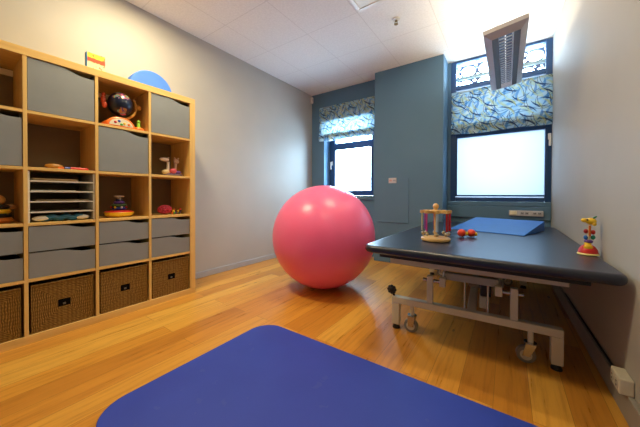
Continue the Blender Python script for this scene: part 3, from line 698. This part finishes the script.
t = thing('rattle', 'rattle of two red balls with yellow bits beside the bell carousel', 'rattle', (2.585, .975, ZT), math.radians(28))
for x in (-.036, .036):
    b = new_bm(); ball(b, (x, 0, .031), .0305, 20); part('red_ball', b, P2(srgb(222, 62, 36)), t, smooth=60)
b = new_bm(); cyl(b, (-.02, 0, .034), (.02, 0, .034), .009); part('bar', b, P2(srgb(110, 130, 60)), t, smooth=40)
for x in (-.006, .062):
    b = new_bm(); ball(b, (x, -.018, .026), .012, 12, (1, .7, 1.2)); part('yellow_bit', b, YEL, t, smooth=60)

t = thing('giraffe_toy', 'yellow giraffe suction toy with red base standing on the table by the wall', 'toy', (3.216, .66, ZT), 0); t.scale = (.8, .8, .94)
b = new_bm(); lathe(b, [(0, 0), (.056, 0), (.058, .004), (.052, .010), (0, .012)], 32); part('suction_cup', b, P2(srgb(236, 220, 140)), t, smooth=40)
b = new_bm(); lathe(b, [(0, .0105), (.052, .0105), (.049, .028), (.036, .048), (.02, .058), (0, .06)], 32); part('base', b, RED, t, smooth=40)
b = new_bm(); ball(b, (-.004, -.03, .046), .022, 16, (1.1, .6, .8)); ball(b, (-.002, 0, .062), .02, 16, (1, 1, .7)); part('yellow_cap', b, YEL, t, smooth=60)
b = new_bm(); ball(b, (.002, 0, .078), .021, 16, (1.15, 1.1, .55)); part('purple_bead', b, PUR, t, smooth=60)
b = new_bm(); cyl(b, (.002, 0, .085), (.008, 0, .185), .009); part('neck', b, P2(srgb(226, 210, 170)), t, smooth=40)
for dx, z, m in ((-.016, .100, P2(srgb(40, 110, 190))), (.02, .103, P2(srgb(40, 140, 110))), (-.016, .137, P2(srgb(170, 30, 40))), (.02, .133, RED)):
    b = new_bm(); ball(b, (.004+dx, 0, z), .0125, 14, (1, 1, 1.1)); part('bead', b, m, t, smooth=60)
b = new_bm(); tube(b, [(.006, -.014, .112), (.004, -.018, .14), (.004, -.02, .172)], .006, 10); part('ribbon', b, P2(srgb(226, 116, 40)), t, smooth=60)
b = new_bm(); ball(b, (.012, 0, .198), .024, 20, (1.25, .95, .8)); ball(b, (-.022, -.006, .202), .0165, 16, (1.1, 1, .75)); ball(b, (.028, -.01, .182), .012, 12); hd = part('head', b, YEL, t, smooth=60)
for yy in (-.02, .02):
    b = new_bm(); ball(b, (-.008, yy, .206), .005, 10); part('eye', b, BLACK, hd, smooth=60)
b = new_bm(); ball(b, (.03, -.006, .221), .007, 12, (2.0, .8, .7), Euler((0, -.6, 0))); part('ear', b, P2(srgb(40, 120, 60)), hd, smooth=60)

# ------------------------------------------------------------------ right wall: outlet + cable
yo = .205
t = thing('floor_socket', 'white double socket box on the right wall above the baseboard', 'socket', (xr(.26), .26, .1155))
b = new_bm(); box(b, (-.046, -.055, 0), (-.001, .055, .066)); part('housing', b, plain(srgb(212, 204, 182), .4), t, bevel=.005)
for y in (-.028, .028):
    b = new_bm(); cyl(b, (-.0475, y, .033), (-.0455, y, .033), .021); f = part('socket', b, plain(srgb(190, 184, 166), .4), t, smooth=40)
    b = new_bm()
    for dz in (-.009, .009): cyl(b, (-.0485, y, .033+dz), (-.0472, y, .033+dz), .004, seg=10)
    part('socket_hole', b, BLACK, f)
b = new_bm(); tube(b, [(xr(y)-.008, y, z) for y, z in ((.32, .135), (.38, .122), (.60, .1215), (.85, .1215), (1.2, .1215), (1.6, .1215))], .005, 8); o = part('cable', b, BLACK, None, smooth=60)
tag(o, 'thin black cable along the baseboard behind the black table', 'cable')

# ------------------------------------------------------------------ lamps
WARM = (1, .84, .54)
def area(name, loc, rot, sx, sy, power, col, parent=None):
    l = bpy.data.lights.new(name, 'AREA'); l.shape = 'RECTANGLE'; l.size = sx; l.size_y = sy; l.energy = power; l.color = col
    o = bpy.data.objects.new(name, l); C.objects.link(o); o.location = loc; o.rotation_euler = rot
    if parent: o.parent = parent
    return o
POW = {'A': 13, 'B': 30, 'C': 7, 'UP': 13}
def ceiling_lamp(x, y, label, power, s=.29):
    t = thing('ceiling_light', label, 'ceiling light', (x, y, H), 0, 'recessed ceiling lights')
    b = new_bm(); o = s; i = s-.035
    for lo, hi in (((-o, -o), (o, -i)), ((-o, i), (o, o)), ((-o, -i), (-i, i)), ((i, -i), (o, i))): box(b, (lo[0], lo[1], -.012), (hi[0], hi[1], -.0005))
    part('frame', b, plain(srgb(226, 220, 206), .4), t, bevel=.003)
    b = new_bm(); box(b, (-i, -i, -.006), (i, i, -.001)); part('diffuser', b, plain(srgb(235, 230, 215), .5), t)
    # round lamp wells
    for dx in (-.13, .13):
        b = new_bm(); lathe(b, [(.085, -.0065), (.085, -.016), (.07, -.016), (.068, -.008)], 28, (dx, 0, 0)); part('lamp_ring', b, plain(srgb(190, 160, 96), .3, .8), t, smooth=40)
        l = bpy.data.lights.new('lamp', 'AREA'); l.shape = 'DISK'; l.size = .13; l.energy = power/2; l.color = WARM
        lo = bpy.data.objects.new('lamp_light', l); C.objects.link(lo); lo.location = (dx, 0, -.014); lo.parent = t
    return t
ceiling_lamp(1.96, .61, 'recessed ceiling light beside the sprinkler at the top edge of the photo', POW['A'])
ceiling_lamp(.72, -.46, 'recessed ceiling light above the oak shelf', POW['B'])
ceiling_lamp(2.46, -.6, 'recessed ceiling light out of frame above the blue mat', POW['C'])

# pendant luminaire
PX, PY, PZ = 2.825, 1.56, 2.15
t = thing('pendant_lamp', 'long grey louvred pendant lamp hanging before the large window', 'pendant lamp', (PX, PY, PZ)); t.rotation_euler = (0, math.radians(-8), 0)
hw, hl = .137, .635
GREYM = plain(srgb(172, 170, 172), .4, .3, name='grey_lamp_metal')
b = new_bm()
def ring(w, l, z): return [b.verts.new(p) for p in ((-w, -l, z), (w, -l, z), (w, l, z), (-w, l, z))]
r0 = ring(hw, hl, .03); r1 = ring(hw, hl, .0); r2 = ring(hw-.046, hl-.06, -.030); r3 = ring(hw-.050, hl-.064, -.022); r4 = ring(hw-.006, hl-.006, .004); r5 = ring(hw-.006, hl-.006, .03)
for a, c in ((r0, r1), (r1, r2), (r2, r3), (r3, r4), (r4, r5), (r5, r0)):
    for i in range(4): b.faces.new((a[i], a[(i+1) % 4], c[(i+1) % 4], c[i]))
part('rim', b, plain(srgb(206, 204, 212), .4), t)
for s in (-1, 1):
    b = new_bm(); x0, x1 = sorted((s*.046, s*.090)); box(b, (x0, -hl+.064, -.026), (x1, hl-.064, -.022)); part('side_flange', b, plain(srgb(104, 98, 98), .5), t)
b = new_bm()
for s in (-1, 1): box(b, (s*.0445-.001, -hl+.064, -.027), (s*.047+.0015, hl-.064, .01))
n = 24
for i in range(n):
    y = -hl+.068+i*(2*hl-.136)/(n-1); box(b, (-.0435, y-.0022, -.026), (.0435, y+.0022, -.016))
part('louvre', b, plain(srgb(226, 234, 244), .35), t)
b = new_bm(); box(b, (-.046, -hl+.064, .0105), (.046, hl-.064, .012)); part('reflector', b, plain(srgb(84, 112, 150), .35), t)
b = new_bm(); cyl(b, (0, -.55, .008), (0, .55, .008), .004, seg=14); part('lamp_tube', b, emit_mat('tube_glow', (.9, .95, 1, 1), .9), t)
area('uplight', (0, 0, .034), (PI, 0, 0), .2, 1.15, POW['UP'], (1, .89, .70), t)
for y in (-.45, .33):
    b = new_bm(); z1 = H-PZ; dx = 0
    cyl(b, (-.075, y, .03), (-.075+.0, y, z1-.02), .0012, seg=6); part('suspension_wire', b, STEEL, t)
for y in (-.45, .33):
    b = new_bm(); z1 = H-PZ; cyl(b, (-.075, y, z1-.025), (-.075, y, z1-.003), .007, .010, seg=14); part('ceiling_hook', b, STEEL, t, smooth=40)
for ch in t.children:
    if ch.name.startswith(('suspension_wire', 'ceiling_hook')): ch.rotation_euler = (0, math.radians(8), 0)

# ------------------------------------------------------------------ daylight
W = bpy.data.worlds.new('overcast_sky'); SC.world = W; W.use_nodes = True
nt = W.node_tree; bg = nt.nodes['Background']
tc = nt.nodes.new('ShaderNodeTexCoord'); sx = nt.nodes.new('ShaderNodeSeparateXYZ'); rp = nt.nodes.new('ShaderNodeValToRGB')
mp = nt.nodes.new('ShaderNodeMath'); mp.operation = 'MULTIPLY_ADD'; mp.inputs[1].default_value = .5; mp.inputs[2].default_value = .5
nt.links.new(tc.outputs['Generated'], sx.inputs[0]); nt.links.new(sx.outputs[2], mp.inputs[0]); nt.links.new(mp.outputs[0], rp.inputs[0]); nt.links.new(rp.outputs[0], bg.inputs[0])
e = rp.color_ramp.elements; e[0].position = .40; e[0].color = (.42, .64, .88, 1); e[1].position = .62; e[1].color = (.50, .75, 1, 1)
bg.inputs[1].default_value = 30
for nm, x, z, y, w_, h_ in (('sky_portal_small', (OX0+OX1)/2, (OZ0+OZ1)/2, 2.72, .9, 1.25), ('sky_portal_large', 2.745, 1.78, 2.74, 1.0, 1.85)):
    o = area(nm, (x, y, z), (-PI/2, 0, 0), w_, h_, 1, (1, 1, 1)); o.data.cycles.is_portal = True

# ------------------------------------------------------------------ camera
cam = bpy.data.cameras.new('camera'); co = bpy.data.objects.new('camera', cam); C.objects.link(co)
px, py, pz, yaw, pit, rol, fpx, sh = 2.844, -1.411, .938, -.611, -.010, .003, 266.90, -15.494
f = Vector((math.sin(yaw)*math.cos(pit), math.cos(yaw)*math.cos(pit), math.sin(pit)))
r = Vector((math.cos(yaw), -math.sin(yaw), 0)); u = r.cross(f)
r2 = r*math.cos(rol)+u*math.sin(rol); u2 = -r*math.sin(rol)+u*math.cos(rol)
M = Matrix((r2, u2, -f)).transposed().to_4x4(); M.translation = (px, py, pz); co.matrix_world = M
cam.sensor_width = 36; cam.lens = fpx/640*36; cam.shift_y = sh/640; cam.clip_start = .02
SC.camera = co
SC.view_settings.view_transform = 'Standard'; SC.view_settings.look = 'None'; SC.view_settings.gamma = 1; SC.view_settings.use_curve_mapping = False
SC.view_settings.exposure = .3
SC.cycles.use_denoising = True; SC.cycles.max_bounces = 8; SC.cycles.diffuse_bounces = 5; SC.cycles.transparent_max_bounces = 12; SC.cycles.sample_clamp_indirect = 6
